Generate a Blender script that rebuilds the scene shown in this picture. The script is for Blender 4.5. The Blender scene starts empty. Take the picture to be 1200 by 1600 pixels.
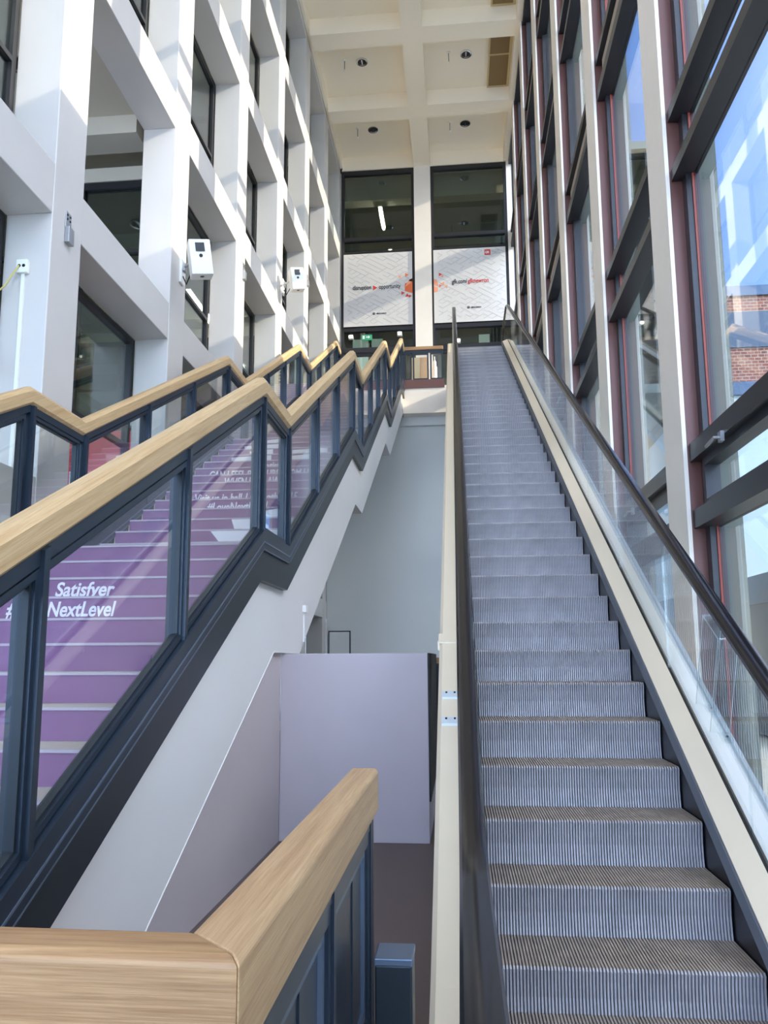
import bpy, math, random
from mathutils import Vector, Matrix
C = bpy.context.scene.collection
random.seed(7)
ZO = 1.37            # the hall floor lies 1.37 m below the camera; all heights below are written from eye level

# ------------------------------------------------------------------ camera, sky, sun, exposure
YAW, PITCH, ROLL = 0.096686, 0.152771, -0.005192
def camera():
    cy, sy, cp, sp = math.cos(YAW), math.sin(YAW), math.cos(PITCH), math.sin(PITCH)
    fwd = Vector((-sy*cp, cy*cp, sp)); right = Vector((cy, sy, 0)); up = right.cross(fwd)
    cr, sr = math.cos(ROLL), math.sin(ROLL)
    r2 = cr*right + sr*up; u2 = -sr*right + cr*up
    M = Matrix((( r2.x, u2.x, -fwd.x, 0), (r2.y, u2.y, -fwd.y, 0), (r2.z, u2.z, -fwd.z, ZO), (0, 0, 0, 1)))
    cd = bpy.data.cameras.new('camera'); co = bpy.data.objects.new('camera', cd); C.objects.link(co)
    cd.sensor_fit = 'VERTICAL'; cd.sensor_height = 36; cd.lens = 1254.7/1600*36
    cd.shift_x = 0.0039; cd.shift_y = 0.0217; cd.clip_start = .05; cd.clip_end = 500
    co.matrix_world = M
    bpy.context.scene.camera = co
camera()
SUN = Vector((1.0, -0.17, 0.42)).normalized()      # direction towards the sun
sl = bpy.data.lights.new('sun', 'SUN'); sl.energy = 2.7; sl.angle = math.radians(.6); sl.color = (1, .86, .66)
so = bpy.data.objects.new('sun', sl); C.objects.link(so); so.rotation_euler = SUN.to_track_quat('Z', 'Y').to_euler()
so.location = (30, -20, 30)
W = bpy.data.worlds.new('sky'); bpy.context.scene.world = W; W.use_nodes = True
def world():
    nt = W.node_tree; N = nt.nodes; L = nt.links; N.clear()
    out = N.new('ShaderNodeOutputWorld'); bg = N.new('ShaderNodeBackground'); tc = N.new('ShaderNodeTexCoord')
    sep = N.new('ShaderNodeSeparateXYZ'); L.new(tc.outputs['Generated'], sep.inputs[0])
    ramp = N.new('ShaderNodeValToRGB'); L.new(sep.outputs['Z'], ramp.inputs[0])
    e = ramp.color_ramp.elements
    e[0].position = 0.0; e[0].color = (.26, .31, .38, 1)
    e[1].position = 1.0; e[1].color = (.07, .22, .62, 1)
    for p, c in ((.12, (.09, .28, .60)), (.45, (.03, .17, .54))):
        x = e.new(p); x.color = c + (1,)
    dot = N.new('ShaderNodeVectorMath'); dot.operation = 'DOT_PRODUCT'; dot.inputs[1].default_value = SUN
    L.new(tc.outputs['Generated'], dot.inputs[0])
    mr = N.new('ShaderNodeMapRange'); mr.inputs['From Min'].default_value = -.1; mr.inputs['From Max'].default_value = 1.0
    L.new(dot.outputs['Value'], mr.inputs['Value'])
    pw = N.new('ShaderNodeMath'); pw.operation = 'POWER'; pw.inputs[1].default_value = 3.0; L.new(mr.outputs[0], pw.inputs[0])
    mix = N.new('ShaderNodeMixRGB'); mix.blend_type = 'ADD'; mix.inputs[2].default_value = (2.3, 1.95, 1.55, 1)
    L.new(pw.outputs[0], mix.inputs[0]); L.new(ramp.outputs[0], mix.inputs[1])
    # added fill: sky brightened towards the whole entrance side
    mr2 = N.new('ShaderNodeMapRange'); mr2.inputs['From Min'].default_value = .1; mr2.inputs['From Max'].default_value = -1.0; L.new(sep.outputs['Y'], mr2.inputs['Value'])
    mix2 = N.new('ShaderNodeMixRGB'); mix2.blend_type = 'ADD'; mix2.inputs[2].default_value = (1.35, 1.75, 2.4, 1)
    L.new(mr2.outputs[0], mix2.inputs[0]); L.new(mix.outputs[0], mix2.inputs[1])
    L.new(mix2.outputs[0], bg.inputs[0]); bg.inputs[1].default_value = 1.0
    L.new(bg.outputs[0], out.inputs[0])
world()
vs = bpy.context.scene.view_settings
bpy.context.scene.display_settings.display_device = 'sRGB'
vs.view_transform = 'Standard'; vs.look = 'None'; vs.gamma = 1; vs.use_curve_mapping = False
vs.exposure = 1.55
bpy.context.scene.cycles.max_bounces = 18
bpy.context.scene.cycles.transparent_max_bounces = 32
bpy.context.scene.cycles.diffuse_bounces = 12
bpy.context.scene.cycles.sample_clamp_indirect = 6

# ------------------------------------------------------------------ materials
MATS = {}
def srgb(r, g, b):
    f = lambda v: (v/255/12.92) if v/255 <= .04045 else ((v/255+.055)/1.055)**2.4
    return (f(r), f(g), f(b), 1)
def mat(name, col, rough=.5, metal=0.0, noise=0.0, nscale=8.0, bump=0.0, emis=None, estr=0.0, spec=.5, stretch=(1,1,1), coat=0):
    m = bpy.data.materials.new(name); m.use_nodes = True; nt = m.node_tree; N = nt.nodes; L = nt.links
    b = N['Principled BSDF']; b.inputs['Base Color'].default_value = col; b.inputs['Roughness'].default_value = rough
    b.inputs['Metallic'].default_value = metal; b.inputs['Specular IOR Level'].default_value = spec; b.inputs['Coat Weight'].default_value = coat
    if emis: b.inputs['Emission Color'].default_value = emis; b.inputs['Emission Strength'].default_value = estr
    if noise or bump:
        tc = N.new('ShaderNodeTexCoord'); mp = N.new('ShaderNodeMapping'); mp.inputs['Scale'].default_value = stretch
        L.new(tc.outputs['Object'], mp.inputs[0])
        nz = N.new('ShaderNodeTexNoise'); nz.inputs['Scale'].default_value = nscale; nz.inputs['Detail'].default_value = 5
        L.new(mp.outputs[0], nz.inputs[0])
        if noise:
            mx = N.new('ShaderNodeMixRGB'); mx.blend_type = 'MULTIPLY'; mx.inputs[1].default_value = col
            rp = N.new('ShaderNodeValToRGB'); rp.color_ramp.elements[0].position = .3; rp.color_ramp.elements[1].position = .7
            rp.color_ramp.elements[0].color = (1-noise,)*3 + (1,); rp.color_ramp.elements[1].color = (1, 1, 1, 1)
            L.new(nz.outputs[0], rp.inputs[0]); mx.inputs[0].default_value = 1; L.new(rp.outputs[0], mx.inputs[2]); L.new(mx.outputs[0], b.inputs['Base Color'])
        if bump:
            bp = N.new('ShaderNodeBump'); bp.inputs['Strength'].default_value = bump; bp.inputs['Distance'].default_value = .01
            L.new(nz.outputs[0], bp.inputs['Height']); L.new(bp.outputs[0], b.inputs['Normal'])
    MATS[name] = m; return m
def glass(name, tint, f0=.04, rough=0.0, gain=1.0):
    m = bpy.data.materials.new(name); m.use_nodes = True; nt = m.node_tree; N = nt.nodes; L = nt.links; N.clear()
    out = N.new('ShaderNodeOutputMaterial'); tr = N.new('ShaderNodeBsdfTransparent'); tr.inputs[0].default_value = tint
    gl = N.new('ShaderNodeBsdfGlossy'); gl.inputs['Roughness'].default_value = rough; gl.inputs[0].default_value = (1, 1, 1, 1)
    lw = N.new('ShaderNodeLayerWeight'); lw.inputs[0].default_value = .5
    pw = N.new('ShaderNodeMath'); pw.operation = 'POWER'; pw.inputs[1].default_value = 5; L.new(lw.outputs['Facing'], pw.inputs[0])
    ma = N.new('ShaderNodeMath'); ma.operation = 'MULTIPLY_ADD'; ma.inputs[1].default_value = (1-f0)*gain; ma.inputs[2].default_value = f0; ma.use_clamp = True
    L.new(pw.outputs[0], ma.inputs[0]); mx = N.new('ShaderNodeMixShader'); L.new(ma.outputs[0], mx.inputs[0])
    L.new(tr.outputs[0], mx.inputs[1]); L.new(gl.outputs[0], mx.inputs[2]); L.new(mx.outputs[0], out.inputs[0])
    MATS[name] = m; return m
def wood(name, c1, c2, axis, tilt=0.0):
    m = bpy.data.materials.new(name); m.use_nodes = True; nt = m.node_tree; N = nt.nodes; L = nt.links
    b = N['Principled BSDF']; b.inputs['Roughness'].default_value = .42
    tc = N.new('ShaderNodeTexCoord'); mp = N.new('ShaderNodeMapping'); m0 = N.new('ShaderNodeMapping'); m0.inputs['Rotation'].default_value = (-tilt, 0, 0); L.new(tc.outputs['Object'], m0.inputs[0])
    s = [14, 14, 14]; s[axis] = .5; mp.inputs['Scale'].default_value = s; L.new(m0.outputs[0], mp.inputs[0])
    nz = N.new('ShaderNodeTexNoise'); nz.inputs['Scale'].default_value = 3; nz.inputs['Detail'].default_value = 8; nz.inputs['Roughness'].default_value = .65; nz.inputs['Distortion'].default_value = .6
    L.new(mp.outputs[0], nz.inputs[0])
    s2 = [70, 70, 70]; s2[axis] = 1.5
    mp2 = N.new('ShaderNodeMapping'); mp2.inputs['Scale'].default_value = s2; L.new(m0.outputs[0], mp2.inputs[0])
    nz2 = N.new('ShaderNodeTexNoise'); nz2.inputs['Scale'].default_value = 4; nz2.inputs['Detail'].default_value = 3; L.new(mp2.outputs[0], nz2.inputs[0])
    rp = N.new('ShaderNodeValToRGB'); rp.color_ramp.elements[0].position = .35; rp.color_ramp.elements[0].color = c2; rp.color_ramp.elements[1].position = .65; rp.color_ramp.elements[1].color = c1
    L.new(nz.outputs[0], rp.inputs[0])
    rp2 = N.new('ShaderNodeValToRGB'); rp2.color_ramp.elements[0].position = .3; rp2.color_ramp.elements[0].color = (.84, .79, .74, 1); rp2.color_ramp.elements[1].position = .55; rp2.color_ramp.elements[1].color = (1, 1, 1, 1)
    L.new(nz2.outputs[0], rp2.inputs[0]); mx = N.new('ShaderNodeMixRGB'); mx.blend_type = 'MULTIPLY'; mx.inputs[0].default_value = 1
    L.new(rp.outputs[0], mx.inputs[1]); L.new(rp2.outputs[0], mx.inputs[2]); L.new(mx.outputs[0], b.inputs['Base Color'])
    bp = N.new('ShaderNodeBump'); bp.inputs['Strength'].default_value = .15; bp.inputs['Distance'].default_value = .005; L.new(nz2.outputs[0], bp.inputs['Height']); L.new(bp.outputs[0], b.inputs['Normal'])
    MATS[name] = m; return m
def brick(name):
    m = bpy.data.materials.new(name); m.use_nodes = True; nt = m.node_tree; N = nt.nodes; L = nt.links
    b = N['Principled BSDF']; b.inputs['Roughness'].default_value = .85
    tc = N.new('ShaderNodeTexCoord'); mp = N.new('ShaderNodeMapping'); mp.inputs['Rotation'].default_value = (math.radians(90), 0, 0); L.new(tc.outputs['Object'], mp.inputs[0])
    br = N.new('ShaderNodeTexBrick'); br.inputs['Scale'].default_value = 1.6; br.inputs['Color1'].default_value = srgb(140, 82, 62); br.inputs['Color2'].default_value = srgb(112, 64, 52); br.inputs['Mortar'].default_value = srgb(158, 136, 120)
    br.inputs['Mortar Size'].default_value = .03
    L.new(mp.outputs[0], br.inputs[0]); L.new(br.outputs[0], b.inputs['Base Color']); MATS[name] = m
mat('white_panel', srgb(206, 201, 197), .35, noise=.03, nscale=2)
mat('white_wall', srgb(226, 224, 224), .6, noise=.03, nscale=1.5)
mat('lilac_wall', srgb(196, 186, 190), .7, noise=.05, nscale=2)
mat('grey_wall', srgb(226, 228, 226), .7, noise=.03, nscale=1)
mat('ceiling_panel', srgb(248, 238, 218), .7)
mat('ceiling_rib', srgb(250, 238, 216), .7)
mat('column_cream', srgb(240, 230, 218), .5, noise=.03, nscale=4)
mat('column_steel', srgb(108, 72, 66), .4, .25)
mat('strip_red', srgb(140, 62, 50), .5)
mat('outer_fin', srgb(92, 98, 88), .6)
mat('anthracite', srgb(48, 48, 52), .35, .3)
mat('black_gap', srgb(18, 18, 20), .6)
mat('steel_blue', srgb(48, 60, 74), .3, .35, noise=.06, nscale=3)
mat('steel_dark', srgb(46, 54, 62), .35, .35, noise=.06, nscale=3)
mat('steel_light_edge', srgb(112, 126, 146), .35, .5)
mat('purple_film', srgb(134, 90, 136), .5, noise=.05, nscale=3)
mat('dark_purple_film', srgb(78, 42, 92), .5)
mat('tread_stone', srgb(196, 188, 178), .6, noise=.1, nscale=30)
mat('nosing', srgb(184, 172, 186), .5)
mat('letter_white', srgb(232, 228, 236), .5)
mat('letter_black', srgb(30, 30, 34), .5)
mat('letter_red', srgb(205, 60, 48), .5)
mat('groove', srgb(84, 80, 82), .6, .1)
mat('esc_tread', srgb(178, 162, 148), .5, .15, noise=.25, nscale=12)
mat('esc_rib', srgb(184, 180, 184), .45, .2, noise=.2, nscale=9)
mat('skirt', srgb(32, 33, 38), .35, .2)
mat('brush', srgb(92, 96, 104), .6)
mat('deck_cream', srgb(228, 212, 188), .42, .15, noise=.03, nscale=3)
mat('deck_white', srgb(206, 214, 220), .35, .25)
mat('rubber', srgb(24, 22, 26), .2)
mat('rail_track', srgb(62, 50, 42), .35, .5)
mat('aluminium', srgb(170, 172, 174), .35, .8)
mat('screw', srgb(40, 38, 36), .4, .6)
mat('floor_brown', srgb(98, 84, 80), .55, noise=.08, nscale=40)
mat('spandrel', srgb(176, 162, 148), .5)
mat('grille', srgb(150, 122, 78), .6, noise=.5, nscale=160)
mat('grille_frame', srgb(196, 176, 132), .5)
mat('chrome', srgb(190, 190, 190), .15, 1)
mat('daylight_glow', srgb(214, 226, 214), emis=srgb(205, 222, 210), estr=.22)  # faint emission stands in for daylight in the far panes
mat('lamp_glow', (1, .9, .75, 1), emis=(1, .9, .72, 1), estr=6)
mat('tube_glow', (1, .95, .8, 1), emis=(1, .93, .74, 1), estr=16)
mat('room_dark', srgb(58, 62, 60), .7)
mat('room_green', srgb(104, 112, 104), .7)
mat('room_wall', srgb(150, 150, 146), .7)
mat('room_ceiling', srgb(206, 198, 182), .7)
mat('poster_white', srgb(214, 210, 206), .5)
mat('poster_line', srgb(172, 168, 168), .6)
mat('poster_shade', srgb(206, 202, 200), .6)
mat('orange_a', srgb(226, 110, 64), .5)
mat('orange_b', srgb(236, 158, 122), .5)
mat('orange_c', srgb(200, 60, 46), .5)
mat('red_poster', srgb(222, 36, 44), .45)
mat('red_light', srgb(234, 92, 92), .45)
mat('device_white', srgb(236, 236, 232), .35)
mat('device_black', srgb(26, 26, 28), .2)
mat('green_sign', srgb(60, 140, 104), .4, emis=srgb(50, 150, 105), estr=.15)
mat('plinth_cream', srgb(226, 204, 164), .6)
mat('plinth_tan', srgb(206, 164, 128), .6)
mat('cable_yellow', srgb(206, 192, 120), .5)
mat('paving', srgb(246, 232, 206), .8, noise=.1, nscale=3)
mat('podium', srgb(196, 206, 202), .7)
mat('facade_blue', srgb(58, 76, 98), .2, .3)
mat('far_window', srgb(52, 66, 84), .3, .1)
mat('far_dark', srgb(38, 48, 62), .3, .2)
brick('brick')
wood('wood_y', srgb(206, 172, 128), srgb(182, 144, 104), 1)
wood('wood_slope', srgb(212, 184, 140), srgb(190, 156, 112), 1, math.radians(27))
wood('wood_x', srgb(186, 148, 104), srgb(150, 112, 74), 0)
glass('pane_clear', (.90, .96, .94, 1), .05)
glass('pane_hall', (.955, .985, .98, 1), .06, gain=1.1)
glass('pane_rail', (.965, .985, .975, 1), .05)
glass('pane_grey', (.60, .66, .64, 1), .06)
glass('acrylic', (.93, .96, .97, 1), .08)

# ------------------------------------------------------------------ mesh helpers
class MB:
    def __init__(s): s.v = []; s.f = []; s.mi = []; s.cur = 0
    def add(s, vs, fs):
        o = len(s.v); s.v += [tuple(v) for v in vs]; s.f += [tuple(i+o for i in f) for f in fs]; s.mi += [s.cur]*len(fs); return s
    def box(s, x0, x1, y0, y1, z0, z1):
        return s.add([(x0,y0,z0),(x1,y0,z0),(x1,y1,z0),(x0,y1,z0),(x0,y0,z1),(x1,y0,z1),(x1,y1,z1),(x0,y1,z1)],
                     [(3,2,1,0),(4,5,6,7),(0,1,5,4),(1,2,6,5),(2,3,7,6),(3,0,4,7)])
    def prism(s, pts, a, b, axis='x'):
        """convex polygon pts extruded from a to b; axis x: pts=(y,z); y: pts=(x,z); z: pts=(x,y)"""
        n = len(pts); m = {'x': lambda p, t: (t, p[0], p[1]), 'y': lambda p, t: (p[0], t, p[1]), 'z': lambda p, t: (p[0], p[1], t)}[axis]
        vs = [m(p, a) for p in pts] + [m(p, b) for p in pts]
        return s.add(vs, [tuple(range(n)), tuple(range(2*n-1, n-1, -1))] + [(i, i+n, (i+1) % n + n, (i+1) % n) for i in range(n)])
    def sweep(s, path, prof, closed=True):
        """path (y,z) in the YZ plane, profile (x, dz) offsets straight up"""
        n = len(prof); vs = [(px, y, z+dz) for y, z in path for px, dz in prof]; fs = []
        for i in range(len(path)-1):
            for j in range(n): fs.append((i*n+j, i*n+(j+1) % n, (i+1)*n+(j+1) % n, (i+1)*n+j))
        fs.append(tuple(range(n-1, -1, -1))); k = (len(path)-1)*n; fs.append(tuple(range(k, k+n)))
        return s.add(vs, fs)
    def sweepn(s, path, prof, x0=0):
        """path (y,z) with profile (x, n) offsets along the path normal"""
        n = len(prof); vs = []
        for i, (y, z) in enumerate(path):
            a = path[max(i-1, 0)]; b = path[min(i+1, len(path)-1)]
            t = Vector((b[0]-a[0], b[1]-a[1])).normalized(); nx, nz = -t.y, t.x
            vs += [(x0+px, y+nx*d, z+nz*d) for px, d in prof]
        fs = []
        for i in range(len(path)-1):
            for j in range(n): fs.append((i*n+j, i*n+(j+1) % n, (i+1)*n+(j+1) % n, (i+1)*n+j))
        fs.append(tuple(range(n-1, -1, -1))); k = (len(path)-1)*n; fs.append(tuple(range(k, k+n)))
        return s.add(vs, fs)
    def band(s, ys, top, bot, x0, x1):
        vs = []
        for y in ys: vs += [(x0, y, bot(y)), (x1, y, bot(y)), (x1, y, top(y)), (x0, y, top(y))]
        fs = []
        for i in range(len(ys)-1):
            o = i*4
            for j in range(4): fs.append((o+j, o+(j+1) % 4, o+4+(j+1) % 4, o+4+j))
        fs.append((3, 2, 1, 0)); k = (len(ys)-1)*4; fs.append((k, k+1, k+2, k+3))
        return s.add(vs, fs)
    def cyl(s, p0, p1, r, n=16, r1=None):
        p0 = Vector(p0); p1 = Vector(p1); d = (p1-p0).normalized(); a = d.orthogonal().normalized(); b = d.cross(a); r1 = r if r1 is None else r1
        vs = [p0 + r*(math.cos(t)*a + math.sin(t)*b) for t in [2*math.pi*i/n for i in range(n)]] + [p1 + r1*(math.cos(t)*a + math.sin(t)*b) for t in [2*math.pi*i/n for i in range(n)]]
        return s.add(vs, [tuple(range(n-1, -1, -1)), tuple(range(n, 2*n))] + [(i, (i+1) % n, (i+1) % n + n, i+n) for i in range(n)])
    def tube(s, pts, r, n=8):
        pts = [Vector(p) for p in pts]; vs = []
        for i, p in enumerate(pts):
            d = (pts[min(i+1, len(pts)-1)] - pts[max(i-1, 0)]).normalized()
            a = d.cross(Vector((.13, .21, 1))).normalized(); b = d.cross(a)
            vs += [p + r*(math.cos(t)*a + math.sin(t)*b) for t in [2*math.pi*k/n for k in range(n)]]
        fs = [(i*n+j, i*n+(j+1) % n, (i+1)*n+(j+1) % n, (i+1)*n+j) for i in range(len(pts)-1) for j in range(n)]
        fs += [tuple(range(n-1, -1, -1)), tuple(range((len(pts)-1)*n, len(pts)*n))]
        return s.add(vs, fs)
    def ring(s, poly, t, x0, x1):
        """frame round a convex polygon (y,z), width t inwards, extruded in x"""
        inn = inset(poly, t); n = len(poly)
        for i in range(n):
            j = (i+1) % n
            s.prism([poly[i], poly[j], inn[j], inn[i]], x0, x1)
        return s
def inset(poly, t):
    n = len(poly); cx = sum(p[0] for p in poly)/n; cz = sum(p[1] for p in poly)/n; L = []
    for i in range(n):
        a = Vector(poly[i]); b = Vector(poly[(i+1) % n]); d = (b-a).normalized(); nn = Vector((-d.y, d.x))
        if nn.dot(Vector((cx, cz))-a) < 0: nn = -nn
        L.append((a+nn*t, d))
    out = []
    for i in range(n):
        p, d = L[i-1]; q, e = L[i]; den = d.x*e.y - d.y*e.x
        k = ((q.x-p.x)*e.y - (q.y-p.y)*e.x)/den; out.append((p.x+d.x*k, p.y+d.y*k))
    return out
def obj(name, mb, mats, parent=None, label=None, bevel=0, smooth=False, base=None, flip=True, **props):
    me = bpy.data.meshes.new(name)
    if isinstance(mats, str): mats = [mats]
    off = (0, 0, 0)
    if parent is not None: off = parent['_o']
    elif base is not None: off = tuple(base)
    o = bpy.data.objects.new(name, me); C.objects.link(o)
    me.from_pydata([(x-off[0], y-off[1], z-off[2]) for x, y, z in mb.v], [], mb.f)
    for m in mats: me.materials.append(MATS[m])
    for p, i in zip(me.polygons, mb.mi): p.material_index = i
    import bmesh
    bm = bmesh.new(); bm.from_mesh(me); bmesh.ops.recalc_face_normals(bm, faces=bm.faces); bm.to_mesh(me); bm.free()
    if smooth:
        for p in me.polygons: p.use_smooth = True
        me.set_sharp_from_angle(angle=math.radians(35))
    if parent is not None:
        o.parent = parent; o['_o'] = off
    else:
        o.location = (off[0], off[1], off[2]+ZO); o['_o'] = off
    if bevel:
        b = o.modifiers.new('bevel', 'BEVEL'); b.width = bevel; b.segments = 2; b.limit_method = 'ANGLE'; b.angle_limit = math.radians(30)
    if label: o['label'] = label
    for k, v in props.items(): o[k] = v
    return o
def root(name, base, label, category, group=None, kind=None):
    o = bpy.data.objects.new(name, None); C.objects.link(o); o.location = (base[0], base[1], base[2]+ZO); o.empty_display_size = .1
    o['_o'] = tuple(base); o['label'] = label; o['category'] = category
    if group: o['group'] = group
    if kind: o['kind'] = kind
    return o
def struct(name, mb, mats, label, category, **k): return obj(name, mb, mats, None, label, kind='structure', category=category, **k)
def thing(name, mb, mats, label, category, group=None, **k):
    if group: k['group'] = group
    return obj(name, mb, mats, None, label, category=category, **k)
def copy_child(o, parent, dx=0, dy=0, dz=0, name=None):
    c = o.copy(); C.objects.link(c); c.parent = parent; c.location = (o.location[0]+dx, o.location[1]+dy, o.location[2]+dz); return c
def text(name, body, size, pos, matname, parent, face='-y', shear=0, bold=0, align='LEFT', width=None, height_clip=None, depth=.002, spacing=1.0):
    cu = bpy.data.curves.new('t', 'FONT'); cu.body = body; cu.size = size; cu.shear = shear; cu.offset = bold; cu.align_x = align; cu.extrude = depth; cu.space_character = spacing
    t = bpy.data.objects.new('t', cu); C.objects.link(t)
    dg = bpy.context.evaluated_depsgraph_get(); me = bpy.data.meshes.new_from_object(t.evaluated_get(dg)); bpy.data.objects.remove(t)
    xs = [v.co.x for v in me.vertices]; w = max(xs)-min(xs); sx = width/w if width else 1; mn = min(xs) if align == 'LEFT' else (max(xs)+min(xs))/2
    off = parent['_o']
    for v in me.vertices:
        x = (v.co.x-mn)*sx; z = v.co.y; d = v.co.z
        v.co = Vector((pos[0]+x-off[0], pos[1]-d-off[1], pos[2]+z-off[2]))
    if height_clip is not None:
        import bmesh
        bm = bmesh.new(); bm.from_mesh(me)
        for zc, up in height_clip:
            bmesh.ops.bisect_plane(bm, geom=bm.verts[:]+bm.edges[:]+bm.faces[:], plane_co=(0, 0, zc-off[2]), plane_no=(0, 0, 1 if up else -1), clear_outer=True)
        bm.to_mesh(me); bm.free()
    me.materials.clear(); me.materials.append(MATS[matname])
    for p in me.polygons: p.material_index = 0
    o = bpy.data.objects.new(name, me); C.objects.link(o); o.parent = parent; o['_o'] = off
    return o
def lerp_path(pts):
    def f(y):
        if y <= pts[0][0]:
            (a, b), (c, d) = pts[0], pts[1]
        elif y >= pts[-1][0]:
            (a, b), (c, d) = pts[-2], pts[-1]
        else:
            for i in range(len(pts)-1):
                if pts[i][0] <= y <= pts[i+1][0]: (a, b), (c, d) = pts[i], pts[i+1]; break
        return b + (d-b)*(y-a)/(c-a)
    return f

# ------------------------------------------------------------------ the hall: grid of 2.806 m
P = 2.806; XL = -3.435; YC = 6.157; CW = .532; ZB = 4.292; HB = .4625; ZC = 15.11; XC = -1.118; WX = .509; YB = 22.99; XG = 1.754; F = -1.37; LZ = 7.10
# floor and outside ground
struct('floor', MB().box(-12, 2.1, -6, 20.8, F-.3, F), 'floor_brown', 'dark brown smooth floor at the foot of the stairs and escalator', 'floor', base=(0, 0, F))
struct('ground', MB().box(2.1, 90, -60, 120, F-.35, F-.05), 'paving', 'pale paving of the forecourt outside the tall glazing', 'ground')
# ceiling: one waffle slab
mb = MB(); mb.box(-3.435, 2.0, -6, YB, ZC+.45, ZC+.7)
mb.cur = 1
mb.box(XC, XC+WX, -6, YB, ZC, ZC+.46)
mb.box(-3.43, -3.36, -6, YB, ZC+.1, ZC+.46)
mb.box(1.66, 2.0, -6, YB, ZC+.02, ZC+.46)
for k in range(-4, 6):
    y = YC+k*P; mb.box(-3.36, XC, y, y+CW, ZC, ZC+.46); mb.box(XC+WX, 1.66, y, y+CW, ZC, ZC+.46)
mb.box(-3.36, XC, YB-.02, YB+.4, ZC, ZC+.46); mb.box(XC+WX, 1.66, YB-.02, YB+.4, ZC, ZC+.46)
struct('ceiling', mb, ['ceiling_panel', 'ceiling_rib'], 'cream waffle ceiling with deep ribs and square coffers', 'ceiling')
# panel joints of the coffers belong to the ceiling surface
# left facade: grid of columns and beams, with the rear wall of the reveals
XR = XL-.42
mb = MB()
for k in range(-4, 7):
    y = YC+k*P
    mb.box(XR, XL, y, y+CW, F, ZC+.5)
for k in range(-4, 6):
    y0 = YC+k*P+CW; y1 = YC+(k+1)*P
    for j in range(-2, 4):
        z1 = ZB+j*P; z0 = z1-HB
        if z1 < F: continue
        mb.box(XR, XL-.004, y0, y1, max(z0, F), min(z1, ZC+.5))
mb.box(XR, XL-.004, -6, YB, ZB+4*P-HB, ZC+.5)
struct('wall_left', mb, 'white_panel', 'white panelled grid wall of deep columns and beams on the left', 'wall', base=(XL, YC, F), bevel=.008)
# windows behind the left grid
def window(name, label, frame_boxes, pane_boxes, fmat, pmat, bars=()):
    r = root(name, frame_boxes[0][::2][:3] if False else (frame_boxes[0][0], frame_boxes[0][2], frame_boxes[0][4]), label, 'window', kind='structure')
    m = MB()
    for b in frame_boxes: m.box(*b)
    obj('window_frame', m, fmat, r)
    for b in bars: obj('glazing_bar', MB().box(*b), fmat, r)
    for b in pane_boxes: obj('pane', MB().box(*b), pmat, r)
    return r
wn = [0]
for k in range(-1, 6):
    for j in range(-1, 5):
        y0 = YC+k*P+CW; y1 = YC+(k+1)*P; z0 = ZB+(j-1)*P; z1 = ZB+j*P-HB
        if j == -1: z0 = F
        wn[0] += 1
        if k == 0 and j == 1: continue          # the open bay
        pg = 'pane_clear' if (j == 4 or (k < 1 and j < 1)) else 'pane_grey'
        fx0, fx1 = XR-.09, XR-.01; t = .07
        fr = [(fx0, fx1, y0, y0+t, z0, z1), (fx0, fx1, y1-t, y1, z0, z1), (fx0, fx1, y0+t, y1-t, z1-t, z1), (fx0, fx1, y0+t, y1-t, z0, z0+t)]
        window('window_%d' % wn[0], 'dark framed gallery window in bay %d of the left wall, level %d from the floor' % (k+2, j+2), fr,
               [(XR-.055, XR-.045, y0+t, y1-t, z0+t, z1-t)], 'anthracite', pg,
               [(fx0, fx1, y0+t, y1-t, z0+(z1-z0)*.42, z0+(z1-z0)*.42+.05)])
# galleries behind: slabs with coffered soffits, cross partitions of dark glass
def gallery(zs, ztop, label):
    m = MB(); m.box(-12, XR, -6, 26, zs+.25, ztop)
    for k in range(-4, 7):
        y = YC+k*P; m.box(-12, XR-.1, y, y+.4, zs, zs+.26)
    for i in range(1, 3): m.box(XR-.1-i*P-.4, XR-.1-i*P, -6, 26, zs, zs+.26)
    struct('ceiling_gallery', m, 'room_ceiling', label, 'ceiling')
gallery(6.62, LZ, 'coffered cream ceiling of the lower gallery behind the left wall')
gallery(12.24, 12.71, 'coffered cream ceiling of the upper gallery behind the left wall')
struct('wall_gallery', MB().box(-12.2, -12, -6, 26, F, 15.6), 'room_wall', 'dull grey rear wall of the galleries behind the left grid', 'wall')
struct('roof', MB().box(-12.2, XR, -6, 30, 15.56, 15.8), 'room_ceiling', 'flat roof slab over the galleries behind the left grid', 'roof')
pn = 0
for y, z0, z1, nm in ((9.7, F, 6.62, 'lower gallery beside the red poster'), (12.4, LZ, 12.24, 'upper gallery, first from the entrance'), (15.1, F, 6.62, 'lower gallery, further in'), (18.0, LZ, 12.24, 'upper gallery, further in'),
                 (12.4, 12.71, 15.5, 'topmost gallery')):
    pn += 1
    hd = z1-.18
    r = root('window_%d' % (60+pn), (-7, y, z0), 'dark glazed partition across the %s' % nm, 'window', kind='structure')
    obj('header', MB().box(-12, XR-.12, y-.02, y+.3, hd, z1+.02), 'room_ceiling', r)
    m = MB(); m.box(-12, XR-.12, y, y+.1, hd-.1, hd); m.box(-12, XR-.12, y, y+.1, z0, z0+.1)
    for x in (-4.1, -5.0, -5.9, -6.8, -7.7, -9, -10.5): m.box(x-.03, x+.03, y, y+.1, z0+.1, hd-.1)
    m.box(-12, XR-.12, y, y+.1, z0+2.2, z0+2.27); m.box(-12, XR-.12, y, y+.1, hd-1.05, hd-1.0)
    obj('window_frame', m, 'anthracite', r)
    obj('pane', MB().box(-12, XR-.12, y+.04, y+.05, z0+.1, hd-.1), 'pane_grey', r)
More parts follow.
